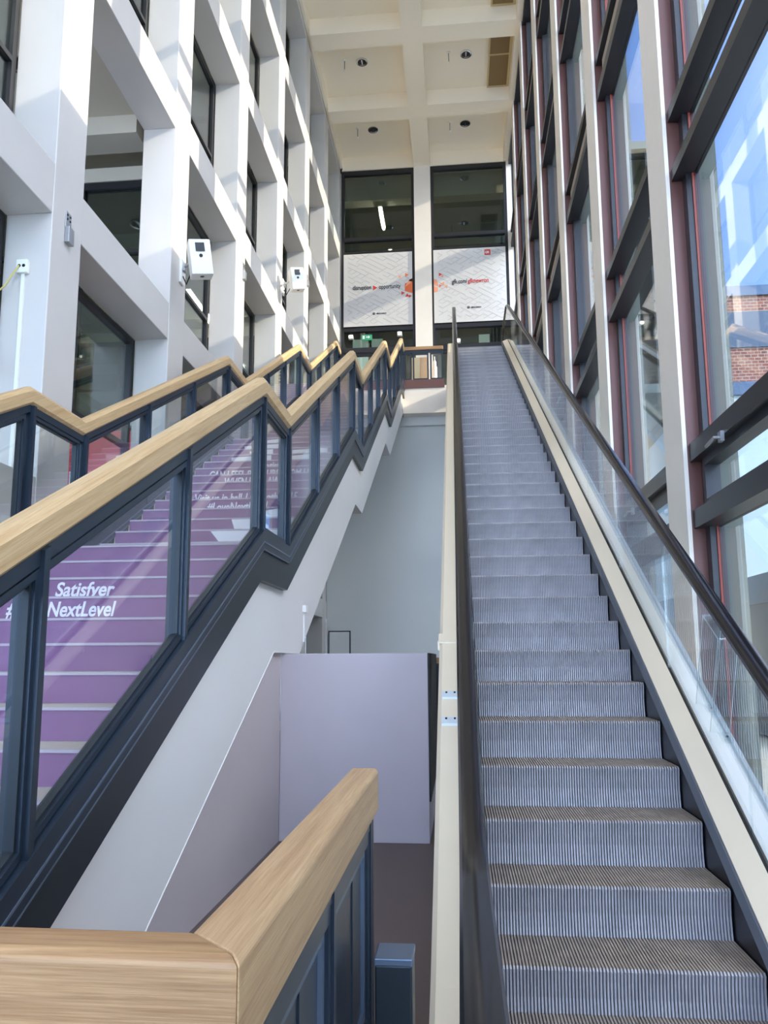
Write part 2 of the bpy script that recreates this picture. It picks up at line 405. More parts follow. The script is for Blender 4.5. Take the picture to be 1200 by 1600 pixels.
# tube lights and downlights in the galleries
def tube_light(x, y, z, L, label, along='y', nm='tube_light', cat='light', grp=None):
    r = root(nm, (x, y, z), label, cat, grp)
    if along == 'y':
        obj('housing', MB().box(x-.07, x+.07, y, y+L, z+.05, z+.1), 'device_white', r)
        if 14 < z < 15: obj('suspension_rod', MB().cyl((x, y+L/2, z+.1), (x, y+L/2, 15.45), .008, 8), 'screw', r)
        obj('tube', MB().cyl((x, y+.02, z+.02), (x, y+L-.02, z+.02), .035), 'tube_glow', r)
    else:
        obj('housing', MB().box(x, x+L, y-.07, y+.07, z+.05, z+.1), 'device_white', r); obj('tube', MB().cyl((x+.02, y, z+.02), (x+L-.02, y, z+.02), .035), 'tube_glow', r)
    return r
tube_light(-4.75, 13.2, 6.52, 1.4, 'lit tube light glimpsed below the nearer white wall box, second bay')
tube_light(-4.9, 13.4, 12.14, 1.4, 'lit tube light under the upper gallery ceiling behind the left grid')
tube_light(-4.6, 5.4, 6.52, 1.4, 'tube light added to brighten the lower gallery before the red poster')  # added lamp: lifts the lower gallery and its red poster
tube_light(-5.6, 13.6, 15.46, 1.4, 'tube light added to brighten the topmost gallery, nearer of the two')  # added fill lamp, so the top openings look less black
tube_light(-5.6, 19.4, 15.46, 1.4, 'tube light added to brighten the topmost gallery, further of the two')  # second lamp added for the same top openings
def downlight(x, y, z, label, grp):
    r = root('downlight', (x, y, z), label, 'light', grp)
    m = MB(); n = 24
    for (ra, rb, za, zb) in ((.15, .15, -.025, 0), ):
        pass
    vs = []; fs = []
    prof = [(.15, 0), (.15, -.02), (.115, -.024), (.105, .0)]
    for i in range(n):
        t = 2*math.pi*i/n
        for rr, dz in prof: vs.append((x+rr*math.cos(t), y+rr*math.sin(t), z+dz))
    for i in range(n):
        for j in range(4): fs.append((i*4+j, i*4+(j+1) % 4, ((i+1) % n)*4+(j+1) % 4, ((i+1) % n)*4+j))
    m.add(vs, fs); obj('trim_ring', m, 'chrome', r, smooth=True)
    obj('reflector', MB().cyl((x, y, z-.004), (x, y, z-.001), .108, 24), 'black_gap', r)
    obj('bulb', MB().box(x-.018, x+.018, y-.085, y+.085, z-.016, z-.005), 'chrome', r)
    return r
ZP = ZC+.45
names = {(0, 3): 'front left', (0, 4): 'rear left', (1, 3): 'front right', (1, 4): 'rear right'}
for i, x in enumerate((-2.25, .48)):
    for k, y in ((3, 18.93), (4, 21.7)):
        downlight(x, y, ZP, 'round recessed downlight in the %s coffer nearest the end wall' % names[(i, k)], 'recessed downlights in the hall ceiling')
        # a small pendant sensor beside each lamp
        r = root('pendant_sensor', (x-.45, y-.1, ZP), 'thin hanging sensor beside the downlight in the %s coffer' % names[(i, k)], 'sensor', 'pendant sensors in the ceiling coffers')
        m = MB(); m.cyl((x-.45, y-.1, ZP), (x-.45, y-.1, ZP-.03), .045, 16); obj('cap', m, 'device_white', r)
        obj('rod', MB().cyl((x-.45, y-.1, ZP-.03), (x-.45, y-.1, ZP-.28), .008, 8), 'screw', r)
        obj('sensor_head', MB().cyl((x-.45, y-.1, ZP-.28), (x-.45, y-.1, ZP-.33), .02, 12), 'device_white', r)
downlight(-4.95, 8.0, 6.87, 'round downlight in the lower gallery ceiling behind the first bay', 'downlights in the gallery ceiling')
# ventilation grilles along the glazed side
for k, nm in ((2, 'third'), (3, 'second'), (4, 'first')):
    y0 = YC+k*P+CW+.02; y1 = YC+(k+1)*P-.02; ym = y0+(y1-y0)*.46
    r = root('ventilation_grille', (1.34, y0, ZP), 'tan perforated ventilation grille in the %s right coffer from the end wall' % nm, 'grille', 'ceiling ventilation grilles')
    m = MB(); z0, z1 = ZP-.07, ZP-.002
    for b in ((1.06, 1.10, y0, y1), (1.59, 1.66, y0, y1), (1.10, 1.59, y0, y0+.04), (1.10, 1.59, y1-.04, y1), (1.10, 1.59, ym-.02, ym+.02)): m.box(*b, z0, z1)
    obj('grille_frame', m, 'grille_frame', r)
    for a, b in ((y0+.04, ym-.02), (ym+.02, y1-.04)): obj('perforated_panel', MB().box(1.10, 1.59, a, b, ZP-.05, ZP-.04), 'grille', r)

# ------------------------------------------------------------------ end wall with posters
mb = MB()
mb.box(XC, XC+WX, YB-.05, YB+.45, 6.3, ZC)
mb.box(-3.86, -3.39, YB+.12, YB+.5, 6.3, ZC+.5); mb.box(1.72, 2.1, YB-.0, YB+.5, F, ZC+.5)
mb.box(-3.86, 2.1, YB+.12, YB+.45, ZC, ZC+.7)
struct('wall_back', mb, 'column_cream', 'cream end wall column between the two tall dark windows', 'wall')
def end_window(x0, x1, nm, n):
    y0, y1 = YB+.02, YB+.16; t = .09; zb = LZ
    r = root('window_%d' % n, (x0, y0, zb), '%s tall dark window of the end wall, poster across its middle' % nm, 'window', kind='structure')
    m = MB(); m.box(x0, x0+t, y0, y1, zb, ZC); m.box(x1-t, x1, y0, y1, zb, ZC); m.box(x0+t, x1-t, y0, y1, ZC-.13, ZC); obj('window_frame', m, 'anthracite', r)
    for z, h in ((12.80, .11), (12.36, .06), (9.86, .12), (9.20, .16)): obj('glazing_bar', MB().box(x0+t, x1-t, y0-.01, y1-.01, z-h/2, z+h/2), 'anthracite', r)
    for z0, z1 in ((12.86, ZC-.13), (12.39, 12.75), (9.92, 12.33), (9.28, 9.80)):
        obj('pane', MB().box(x0+t, x1-t, y0+.06, y0+.07, z0, z1), 'pane_grey', r)
    # door leaves below the header
    n_d = 2; w = (x1-x0-2*t)/n_d
    for i in range(n_d):
        a = x0+t+i*w; d = MB(); d.box(a, a+.06, y0+.02, y0+.09, zb, 9.12); d.box(a+w-.06, a+w, y0+.02, y0+.09, zb, 9.12); d.box(a+.06, a+w-.06, y0+.02, y0+.09, 9.02, 9.12); d.box(a+.06, a+w-.06, y0+.02, y0+.09, zb, zb+.15)
        obj('door_leaf', d, 'anthracite', r)
        obj('pane', MB().box(a+.06, a+w-.06, y0+.05, y0+.06, zb+.15, 9.02), 'pane_clear', r)
    return r
end_window(-3.39, XC, 'left', 70); end_window(XC+WX, 1.72, 'right', 71)
def tri(m, cx, cz, s, ang, y0, y1):
    m.prism([(cx+s*math.cos(ang+a), cz+s*math.sin(ang+a)) for a in (0, 2.0944, 4.1888)], y0, y1, 'y')
def poster(x0, x1, z0, z1, label):
    y = YB-.012
    r = root('poster', ((x0+x1)/2, y, z0), label, 'poster', 'posters on the end wall windows')
    obj('sheet', MB().box(x0, x1, y, y+.012, z0, z1), 'poster_white', r)
    # relief pattern: fragments of a triangular lattice
    m = MB(); s = .155; h = s*math.sqrt(3)/2; rnd = random.Random(int(x0*10)+3)
    W_, H_ = x1-x0, z1-z0
    def bar(a, b, t, yy):
        d = Vector((b[0]-a[0], b[1]-a[1])).normalized(); n = Vector((-d.y, d.x))*t/2
        if min(a[0], b[0]) < x0+.02 or max(a[0], b[0]) > x1-.02 or min(a[1], b[1]) < z0+.02 or max(a[1], b[1]) > z1-.02: return
        m.prism([(a[0]+n.x, a[1]+n.y), (a[0]-n.x, a[1]-n.y), (b[0]-n.x, b[1]-n.y), (b[0]+n.x, b[1]+n.y)], yy-.002, yy, 'y')
    for i in range(int(W_/h)+2):
        for j in range(int(H_/s)+2):
            px = x0+i*h; pz = z0+j*s+(s/2 if i % 2 else 0)
            q = rnd.random()
            dr = (h, s/2); dl = (h, -s/2); up = (0, s)
            m.cur = 0
            if q < .42: bar((px, pz), (px+dr[0], pz+dr[1]), .012, y)
            elif q < .84: bar((px, pz), (px+dl[0], pz+dl[1]), .012, y)
            m.cur = 1
            if rnd.random() < .3: bar((px, pz), (px+up[0], pz+up[1]), .008, y-.0004)
            if rnd.random() < .55: bar((px, pz-.022), (px+dl[0], pz+dl[1]-.022), .03, y-.0002)
    obj('relief_pattern', m, ['poster_line', 'poster_shade'], r)
    return r
pl = poster(-3.31, -1.20, 9.95, 12.30, 'white patterned poster reading disruption opportunity on the left end window')
pr = poster(-.55, 1.63, 9.95, 12.30, 'white patterned poster with red logo square on the right end window')
yy = YB-.018
text('lettering', 'disruption', .20, (-3.02, yy, 11.13), 'letter_black', pl, width=.56, bold=.0022)
text('lettering', 'opportunity', .20, (-2.22, yy, 11.13), 'letter_black', pl, width=.66, bold=.0022)
m = MB(); m.prism([(-2.40, 11.09), (-2.40, 11.25), (-2.27, 11.17)], yy, yy+.003, 'y'); obj('red_triangle', m, 'letter_red', pl, label='small red arrow triangle')
m = MB()
for cx, cz, s, a, mi in ((-1.58, 11.50, .06, 3.14, 1), (-1.38, 11.54, .07, 0, 0), (-1.24, 11.36, .075, 3.14, 1), (-1.50, 10.96, .07, 0, 2), (-1.36, 10.87, .07, 1.57, 2), (-1.28, 10.85, .06, 0, 2)):
    m.cur = mi; tri(m, cx, cz, s, a, yy, yy+.003)
m.cur = 0; m.prism([(-1.43, 11.02), (-1.20, 10.94), (-1.20, 11.34), (-1.43, 11.26)], yy+.001, yy+.004, 'y')
m.cur = 1; m.prism([(-1.43, 11.14), (-1.20, 11.32), (-1.20, 11.42), (-1.30, 11.38)], yy, yy+.003, 'y')
obj('orange_triangles', m, ['orange_a', 'orange_b', 'orange_c'], pl, label='cluster of orange and red triangles')
def smalllogo(par, x, z, w):
    m = MB(); m.prism([(x+.04*math.cos(t), z+.04*math.sin(t)) for t in [i*math.pi/8 for i in range(16)]], yy, yy+.002, 'y')
    m.cur = 1; m.prism([(x-.012, z-.012), (x+.02, z+.0), (x+.0, z+.02)], yy-.001, yy+.0, 'y'); obj('round_mark', m, ['letter_black', 'poster_white'], par)
    text('lettering', 'amazon', .07, (x+.08, yy, z-.02), 'letter_black', par, width=w, bold=.002) if False else text('lettering', 'dmexco', .075, (x+.08, yy, z-.02), 'letter_black', par, width=w, bold=.002)
smalllogo(pl, -2.38, 10.34, .3)
text('lettering', 'gfk.com/', .20, (.0, yy, 11.18), 'letter_black', pr, width=.46, bold=.0022)
text('lettering', 'gfknewron', .20, (.48, yy, 11.18), 'letter_red', pr, width=.62, bold=.0022)
m = MB()
for cx, cz, s, a, mi in ((-.36, 11.50, .07, 0, 2), (-.29, 11.44, .06, 3.14, 1), (-.27, 11.20, .07, 3.14, 1), (-.17, 11.10, .06, 3.14, 1), (-.36, 11.13, .06, 0, 0)):
    m.cur = mi; tri(m, cx, cz, s, a, yy, yy+.003)
m.cur = 1; m.prism([(-.55, 10.92), (-.43, 10.96), (-.43, 11.08), (-.55, 11.14)], yy, yy+.003, 'y'); m.prism([(-.55, 11.18), (-.40, 11.12), (-.46, 11.34), (-.55, 11.36)], yy, yy+.003, 'y')
obj('orange_triangles', m, ['orange_a', 'orange_b', 'orange_c'], pr, label='cluster of pale orange triangles at the left edge')
lg = obj('logo_square', MB().box(1.0, 1.18, yy-.001, yy+.002, 12.05, 12.23), 'letter_red', pr, label='red square logo with white letters')
text('lettering', 'GfK', .11, (1.02, yy-.003, 12.10), 'letter_white', lg, width=.13, bold=.003)
m = MB()
for zc_, w_ in ((12.19, .22), (12.14, .14), (12.09, .26)): m.box(1.22, 1.22+w_, yy, yy+.002, zc_, zc_+.014)
obj('fine_print', m, 'poster_line', pr)
smalllogo(pr, .48, 10.40, .3)
# the room behind the end wall
mb = MB(); mb.box(-9, 6, 36, 36.2, 6.6, 11.6); mb.box(-9, 6, 36, 36.2, 14.95, 15.6)
for x0_, x1_ in ((-9, -4.75), (-4.0, -3.85), (-3.3, -1.6), (-1.2, 1.2), (1.7, 3.4), (4.2, 6)): mb.box(x0_, x1_, 36, 36.2, 11.6, 14.95)
struct('wall_room_rear', mb, 'room_green', 'grey green far wall of the dark room beyond the end windows', 'wall')
mb = MB(); mb.box(-9.2, -9, 23.4, 36, 6.6, 15.6); mb.box(6, 6.2, 23.4, 36, 6.6, 15.6)
for i_, (x0_, x1_) in enumerate(((-4.75, -4.0), (-3.85, -3.3), (-1.6, -1.2), (1.2, 1.7), (3.4, 4.2))):
    struct('window_%d' % (100+i_), MB().box(x0_, x1_, 36.05, 36.15, 11.6, 14.95), 'daylight_glow', 'bright far window number %d of the end room, seen through the door header panes' % (i_+1), 'window')
struct('wall_room_side', mb, 'room_dark', 'dark side walls of the room beyond the end windows', 'wall')
struct('ceiling_room', MB().box(-9.2, 6.2, 23.3, 36.2, 15.45, 15.7), 'room_green', 'grey green ceiling of the room beyond the end windows', 'ceiling')
struct('trim_1', MB().box(-3.86, 2.1, 23.6, 24.0, 14.45, 15.45), 'room_ceiling', 'pale down-stand beam just behind the end windows', 'trim')
struct('trim_2', MB().box(-9, 6, 27.0, 27.5, 14.6, 15.45), 'room_green', 'second down-stand beam further inside the end room', 'trim')
struct('floor_room', MB().box(-9.2, 6.2, 20.9, 36.2, LZ-.25, LZ-.005), 'room_green', 'floor of the upper landing and the room beyond it', 'floor')
tube_light(-2.25, 23.75, 14.25, 1.35, 'lit tube light inside behind the left end window', grp='tube lights in the end room')
tube_light(-2.15, 26.4, 14.2, .4, 'short lit lamp just above the left poster, inside the end room')
tube_light(2.35, 24.6, 14.3, .5, 'small pale lamp seen through the right end window')
for x, z, l in ((-3.08, 9.60, 'small white spotlight at the left end of the door header'), (-1.60, 9.64, 'small white spotlight at the right end of the door header, left window'), (.15, 9.34, 'small white lamp above the doors behind the escalator top')):
    r = root('spotlight', (x, YB-.1, z), l, 'light', 'spotlights on the door header')
    obj('lamp_housing', MB().box(x-.07, x+.07, YB-.1, YB+.02, z-.06, z+.06), 'device_white', r, bevel=.01)
    obj('lens', MB().cyl((x, YB-.105, z), (x, YB-.1, z), .045), 'lamp_glow', r)
r = root('exit_sign', (-2.6, YB-.06, 9.50), 'small green exit sign above the left end doors', 'sign')
obj('sign_plate', MB().box(-2.76, -2.44, YB-.05, YB+.01, 9.50, 9.66), 'green_sign', r)
m = MB(); y_ = YB-.053
m.box(-2.72, -2.66, y_, y_+.002, 9.53, 9.63); m.prism([(-2.62, 9.57), (-2.55, 9.57), (-2.55, 9.54), (-2.49, 9.585), (-2.55, 9.63), (-2.55, 9.60), (-2.62, 9.60)][0:7], y_, y_+.002, 'y'); obj('pictogram', m, 'letter_white', r)
# upper landing slab: fascia and the wall below
struct('wall_landing', MB().box(-1.35, 1.5, 20.4, 23.2, 6.36, LZ-.0), 'column_cream', 'cream fascia of the upper landing between stair and escalator', 'wall')
struct('floor_landing', MB().box(-3.43, -1.35, 20.0, 23.2, 6.36, LZ-.001), 'tread_stone', 'pale floor at the head of the staircase', 'floor')
struct('wall_centre', MB().box(-3.43, 2.0, 20.85, 21.1, F, 6.36), 'grey_wall', 'grey wall under the upper landing, seen between stair and escalator', 'wall')
struct('trim_3', MB().box(-3.43, 2.0, 20.72, 20.85, 6.12, 6.36), 'grey_wall', 'shallow band along the top of the grey wall', 'trim')
r = root('door_1', (-3.1, 20.85, F), 'flush grey service door at the foot of the grey wall', 'door', kind='structure')
obj('door_frame', MB().box(-3.38, -2.80, 20.80, 20.86, F, .70), 'anthracite', r); obj('door_leaf', MB().box(-3.35, -2.83, 20.79, 20.83, F, .67), 'grey_wall', r)

# ------------------------------------------------------------------ right glazing
def glaze_bay(k, n):
    ya = YC+k*P+CW+.09; yb = YC+(k+1)*P+.09    # between column faces
    r = root('window_%d' % n, (1.9, ya, F), 'tall glazed bay of the right wall, number %d from the entrance' % (k+5), 'window', kind='structure')
    m = MB(); t = .10
    m.box(1.885, 1.99, ya, ya+t, F, ZC+.4); m.box(1.885, 1.99, yb-t, yb, F, ZC+.4); m.box(1.885, 1.99, ya+t, yb-t, F, F+.1)
    obj('window_frame', m, 'anthracite', r)
    # red brown strip behind the near jamb
    if k < 1: obj('sealing_strip', MB().box(1.93, 1.945, yb-t-.012, yb-t, F, ZC+.4), 'strip_red', r)
    def bar(z0, z1): obj('transom', MB().box(1.80, 1.98, ya+.002, yb-.002, z0, z1), 'anthracite', r)
    levels = []
    for z0, z1 in ((.96, 1.10), (1.48, 1.62), (3.83, 3.93), (4.36, 4.46), (6.66, 6.80), (7.14, 7.24), (9.44, 9.54), (9.97, 10.07), (12.27, 12.41), (12.75, 12.85), (15.0, 15.2)):
        bar(z0, z1); levels.append((z0, z1))
    zz = F+.1
    for i, (z0, z1) in enumerate(levels):
        if i in (5, 9):
            obj('spandrel_panel', MB().box(1.86, 1.97, ya+t, yb-t, zz, z0), 'spandrel', r)
        else:
            obj('pane', MB().box(1.945, 1.957, ya+t, yb-t, zz, z0), 'pane_hall', r)
        zz = z1
    # opening vent frame in the narrow light
    v = MB(); a, b, c_, d = ya+t, yb-t, 1.10, 1.48
    v.ring([(a, c_), (b, c_), (b, d), (a, d)], .06, 1.86, 1.97); f = obj('vent_frame', v, 'anthracite', r)
    ym = (a+b)/2+.35
    h = MB(); h.box(1.775, 1.80, ym-.03, ym+.03, 1.43, 1.50); h.tube([(1.79, ym, 1.46), (1.74, ym, 1.46), (1.735, ym+.03, 1.45), (1.735, ym+.16, 1.44)], .011); obj('vent_handle', h, 'aluminium', f, smooth=True)
    return r
n = 80
for k in range(-4, 6):
    n += 1; glaze_bay(k, n)
for k in range(-4, 6):
    y0 = YC+k*P+.09; y1 = y0+CW
    m = MB(); m.box(1.785, 1.99, y0+.01, y1-.01, F, ZC+.4); m.cur = 2; m.box(1.99, 2.17, y0+.02, y1-.02, F, ZC+.9); m.cur = 1; m.box(XG, 1.785, y0, y1, F, ZC+.2)
    r = struct('wall_right_column', m, ['column_steel', 'column_cream', 'outer_fin'], 'cream faced steel column of the right glazing, number %d from the entrance' % (k+5), 'column', base=(XG, y0, F))
struct('wall_right', MB().box(2.0, 2.19, -6, 23.5, ZC+.42, ZC+.92), 'anthracite', 'dark parapet over the right glazing', 'wall')
# entrance end: glazed, behind the photographer
m = MB()
for x in (-3.435, -1.1, 1.2): m.box(x, x+.4, -6, -5.8, F, ZC+.4)
for z in (1.4, 4.2, 7.0, 9.8, 12.6): m.box(-3.435, 2, -5.95, -5.85, z, z+.1)
struct('wall_front', m, 'column_cream', 'glazed entrance wall behind the photographer', 'wall')

# ------------------------------------------------------------------ staircase
XS = -1.346; XLR = -3.05
RAIL = [(1.2, -.135), (5.27, 1.94), (6.09, 1.94), (10.10, 4.04), (11.05, 4.04), (14.93, 6.15), (16.07, 6.15), (19.75, 8.19), (20.40, 8.19)]
RZ = lerp_path(RAIL)
L1, L2, L3 = .81, 2.94, 5.02
SOF = [(-1, -1.37), (3.12, -1.369), (5.86, .04), (6.83, .04), (10.6, 2.06), (11.33, 2.06), (15.25, 4.17), (16.25, 4.17), (20.4, 6.36)]
SZ = lerp_path(SOF)
stair = root('staircase', (-2.2, 1.3, F), 'wide stone staircase with purple lettered risers and three landings', 'staircase')
ys = sorted(set([1.25, 3.12, 5.27, 6.09, 5.86, 6.83, 10.1, 10.6, 11.05, 11.33, 14.93, 15.25, 16.07, 16.25, 19.75, 20.4]))
SB = lambda y: SZ(y) if y > 3.13 else F
obj('stair_flank', MB().band(ys, lambda y: RZ(y)-1.421, SB, XS-.05, XS-.012), 'white_wall', stair, label='smooth white side of the stair')
obj('stair_body', MB().band(ys, lambda y: RZ(y)-1.62, SB, -3.0, XS-.051), 'white_wall', stair, label='white underside of the stair')
obj('flank_wall', MB().prism([(3.12, F), (6.255, F), (6.255, .04), (5.86, .04)], -3.0, XS-.045), 'lilac_wall', stair, label='lower wall closing the space under the first flight, coloured lilac for shade')  # lilac colour paints the shade below the stair edge
m = MB(); m.tube([(XS-.012, 3.12, F+.01), (XS-.012, 5.86, .045), (XS-.012, 6.25, .045)], .004, 6); obj('lit_edge_line', m, 'device_white', stair, label='thin white line painted as the lit lower edge of the stair side')  # white tube is a painted highlight on the lit crease
flights = []          # (y of nosing, z of tread, rise)
def riser(y, z, rise, film, deep):
    s = obj('step', MB().box(-3.013, XS-.053, y, y+deep, z-rise-.04, z), 'tread_stone', stair)
    obj('nosing_strip', MB().box(-3.013, XS-.053, y-.010, y+.02, z-.012, z+.001), 'nosing', s)
    if film: obj('riser_film', MB().box(-3.0, XS-.05, y-.004, y+.0, z-rise+.003, z-.012), 'purple_film', s)
    return s
steps = {}
RU, R1 = .298, (L1-F)/15
for j in range(0, 15):
    y = 5.52-j*RU; z = L1-j*R1; steps[(1, -j)] = riser(y, z, R1, True, RU+.01 if j else .94)
for fl, (za, zb, y0) in enumerate(((L1, L2, 6.45), (L2, L3, 11.26), (L3, LZ, 16.07)), 2):
    rr = (zb-za)/14; run = RU if fl < 4 else .292
    for k in range(1, 15):
        y = y0+(k-1)*run; z = za+k*rr; deep = run+.01
        if k == 14: deep = {2: 11.27-y, 3: 16.08-y, 4: .35}[fl]
        steps[(fl, k)] = riser(y, z, rr, True, deep)
def stext(key, body, size, x, zrel, width, clip=None, shear=.25):
    s = steps[key]; me = s.data; off = s['_o']; y = min(v.co.y for v in me.vertices)+off[1]; ztop = max(v.co.z for v in me.vertices)+off[2]
    return text('lettering', body, size, (x, y-.006, ztop+zrel), 'letter_white', s, shear=shear, bold=.0026, width=width, height_clip=clip)
stext((1, -2), 'Satisfyer', .125, -2.57, -.118, .395)
stext((1, -3), '#LoveNextLevel', .125, -2.72, -.118, .69)
stext((2, 10), 'Satisfyer', .13, -2.29, -.115, .34)
stext((2, 9), 'CAN I FEEL PLEASURE FROM HIM', .13, -2.83, -.13, 1.25)
stext((2, 8), 'WHEN HE IS AWAY?', .13, -2.56, -.13, .76)
stext((2, 6), 'Visit us in hall 11, booth 1215', .13, -2.69, -.13, 1.08)
stext((2, 5), '#LoveNextLevel', .13, -2.47, -.13, .62)
def patch(key, poly, m='letter_white'):
    s = steps[key]; me = s.data; off = s['_o']; y = min(v.co.y for v in me.vertices)+off[1]; zt = max(v.co.z for v in me.vertices)+off[2]
    obj('graphic_patch', MB().prism([(px, zt-.013-pz) for px, pz in poly], y-.0065, y-.004, 'y'), m, s)
patch((2, 1), [(-2.30, .125), (-2.26, .09), (-2.12, .09), (-2.06, .125)])
patch((2, 1), [(-2.06, .0), (-1.78, .0), (-1.80, .125), (-2.12, .125), (-2.04, .07)])
patch((2, 2), [(-2.14, .0), (-1.78, .0), (-1.70, .125), (-1.98, .135), (-2.06, .10)])
patch((2, 3), [(-2.04, .0), (-1.80, .0), (-1.70, .06), (-1.68, .135), (-2.00, .135)])
patch((2, 4), [(-1.84, .03), (-1.66, .0), (-1.62, .10), (-1.74, .125)])
patch((2, 3), [(-1.60, .0), (-1.42, .0), (-1.46, .135), (-1.62, .135)])
patch((2, 2), [(-1.66, .0), (-1.48, .0), (-1.52, .135), (-1.72, .135)])
patch((2, 1), [(-1.72, .0), (-1.54, .0), (-1.58, .135), (-1.76, .135)])
for k, a, b in ((11, -2.75, -2.25), (12, -2.6, -2.3), (13, -2.75, -2.2), (14, -2.55, -2.3), (12, -2.05, -1.6), (11, -2.0, -1.75)):
    patch((2, k), [(a, .02), (b, .0), (b, .11), (a, .12)])
for k, a, b in ((1, -2.4, -1.9), (2, -1.9, -1.5), (3, -2.1, -1.6), (4, -1.75, -1.46)):
    patch((3, k), [(a, .0), (b, .0), (b-.1, .12), (a+.05, .12)])
for k in range(2, 9): patch((3, k), [(-1.95+.04*k, .12), (-1.95+.045*k, .0), (-1.50-.02*k, .0), (-1.48-.02*k, .12)], 'dark_purple_film')

def railing(name, x, label, side, thick=.10):
    """side +1: the outer face looks to +x"""
    r = root(name, (x, 1.2, F), label, 'railing', 'stair railings')
    h = .05
    prof = [(x-h, -.115), (x-h, -.03), (x-h+.028, 0), (x+h-.028, 0), (x+h, -.03), (x+h, -.115), (x+h-.02, -.135), (x-h+.02, -.135)]
    obj('handrail', MB().sweep(RAIL, prof), 'wood_slope', r, label='chamfered pale wooden handrail')
    # stringer band and its upper rail
    m = MB(); m.sweep(RAIL, [(x-.05, -1.42), (x-.05, -1.12), (x+.035, -1.12), (x+.035, -1.42)]); obj('stringer', m, 'steel_dark', r)
    m = MB(); m.sweep(RAIL, [(x-.045, -1.205), (x-.045, -1.08), (x+.05, -1.08), (x+.05, -1.205)]); obj('bottom_rail', m, 'steel_blue', r)
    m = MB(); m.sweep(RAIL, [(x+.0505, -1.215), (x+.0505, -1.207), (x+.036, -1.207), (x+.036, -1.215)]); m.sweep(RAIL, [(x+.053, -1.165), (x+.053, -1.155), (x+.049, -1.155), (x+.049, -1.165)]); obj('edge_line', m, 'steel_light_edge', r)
    obj('top_rail', MB().sweep(RAIL, [(x-.03, -.190), (x-.03, -.136), (x+.03, -.136), (x+.03, -.190)]), 'steel_blue', r)
    spans = [(1.25, 2.43), (2.43, 3.77), (3.77, 5.24), (5.30, 6.06), (6.13, 7.44), (7.44, 8.76), (8.76, 10.06), (10.14, 11.01), (11.09, 12.36), (12.36, 13.63), (13.63, 14.89), (14.97, 16.03), (16.11, 17.31), (17.31, 18.52), (18.52, 19.71), (19.79, 20.36)]
    for i, (a, b) in enumerate(spans):
        po = [(a, RZ(a)-1.085), (b, RZ(b)-1.085), (b, RZ(b)-.185), (a, RZ(a)-.185)]
        g = .012
        q = inset(po, g)
        fr = MB(); fr.ring(q, .024, x-.028, x+.028); f = obj('panel_frame', fr, 'steel_blue', r)
        q2 = inset(q, .024); bd = MB(); bd.ring(q2, .012, x-.014, x+.016); obj('glazing_bead', bd, 'steel_dark', f)
        q3 = inset(q2, .006); obj('glass_panel', MB().prism(q3, x-.004, x+.004), 'pane_rail', r)
    for y in sorted(set([s[0] for s in spans] + [20.36])):
        w = .018
        obj('post', MB().prism([(y-w, RZ(y-w)-1.15), (y+w, RZ(y+w)-1.15), (y+w, RZ(y+w)-.14), (y-w, RZ(y-w)-.14)], x-.055, x+.045 if side > 0 else x+.055), 'steel_blue', r)
    return r
railing('stair_railing', XS, 'nearer glazed stair railing with wooden handrail, open side towards the escalator', 1)
railing('stair_railing', XLR, 'further glazed stair railing with wooden handrail, beside the white grid wall', -1)
# landing balustrade
r = root('landing_balustrade', (-.8, 20.45, LZ), 'short glazed balustrade with wooden rail across the upper landing', 'railing')
ya = 20.42
obj('handrail', MB().box(-1.33, -.27, ya-.05, ya+.05, 8.09, 8.19), 'wood_x', r, bevel=.015)
obj('kick_band', MB().box(-1.33, -.25, ya-.04, ya+.03, LZ-.06, LZ+.17), 'column_steel', r, label='dark brown steel band at the foot')
obj('top_rail', MB().box(-1.33, -.27, ya-.03, ya+.03, 8.02, 8.09), 'steel_dark', r)
for a, b in ((-1.30, -1.12), (-1.08, -.66), (-.62, -.28)):
    f = MB()
    for bx in ((a, a+.04, LZ+.17, 8.02), (b-.04, b, LZ+.17, 8.02), (a+.04, b-.04, 7.97, 8.02), (a+.04, b-.04, LZ+.17, LZ+.21)): f.box(bx[0], bx[1], ya-.025, ya+.025, bx[2], bx[3])
    obj('panel_frame', f, 'steel_dark', r); obj('glass_panel', MB().box(a+.04, b-.04, ya-.004, ya+.004, LZ+.21, 7.97), 'pane_rail', r)
# things on the landing
r = root('display_plinth', (-1.0, 21.6, LZ), 'cream box-shaped plinth standing on the landing behind the balustrade', 'plinth')
obj('body', MB().box(-1.16, -.72, 21.4, 21.8, LZ, 8.28), 'plinth_cream', r, bevel=.01)
obj('side_panel', MB().box(-.93, -.71, 21.39, 21.81, LZ, 8.27), 'plinth_tan', r)
m = MB()
for i in range(10): m.box(-1.22, -1.17, 21.40, 21.46, LZ+.1+i*.1, LZ+.15+i*.1)
obj('perforated_edge', m, 'device_black', r)
r = root('sanitizer_stand', (-.53, 21.6, LZ), 'slim white column stand with a bottle on top, on the landing', 'stand')
obj('pillar', MB().cyl((-.53, 21.6, LZ), (-.53, 21.6, 8.05), .07, 20), 'device_white', r, smooth=True)
obj('bottle', MB().cyl((-.53, 21.6, 8.05), (-.53, 21.6, 8.2), .045, 16).cyl((-.53, 21.6, 8.2), (-.53, 21.6, 8.26), .045, 16, .015).cyl((-.53, 21.6, 8.26), (-.53, 21.6, 8.36), .015, 12), 'lamp_glow' if False else 'device_white', r, smooth=True)

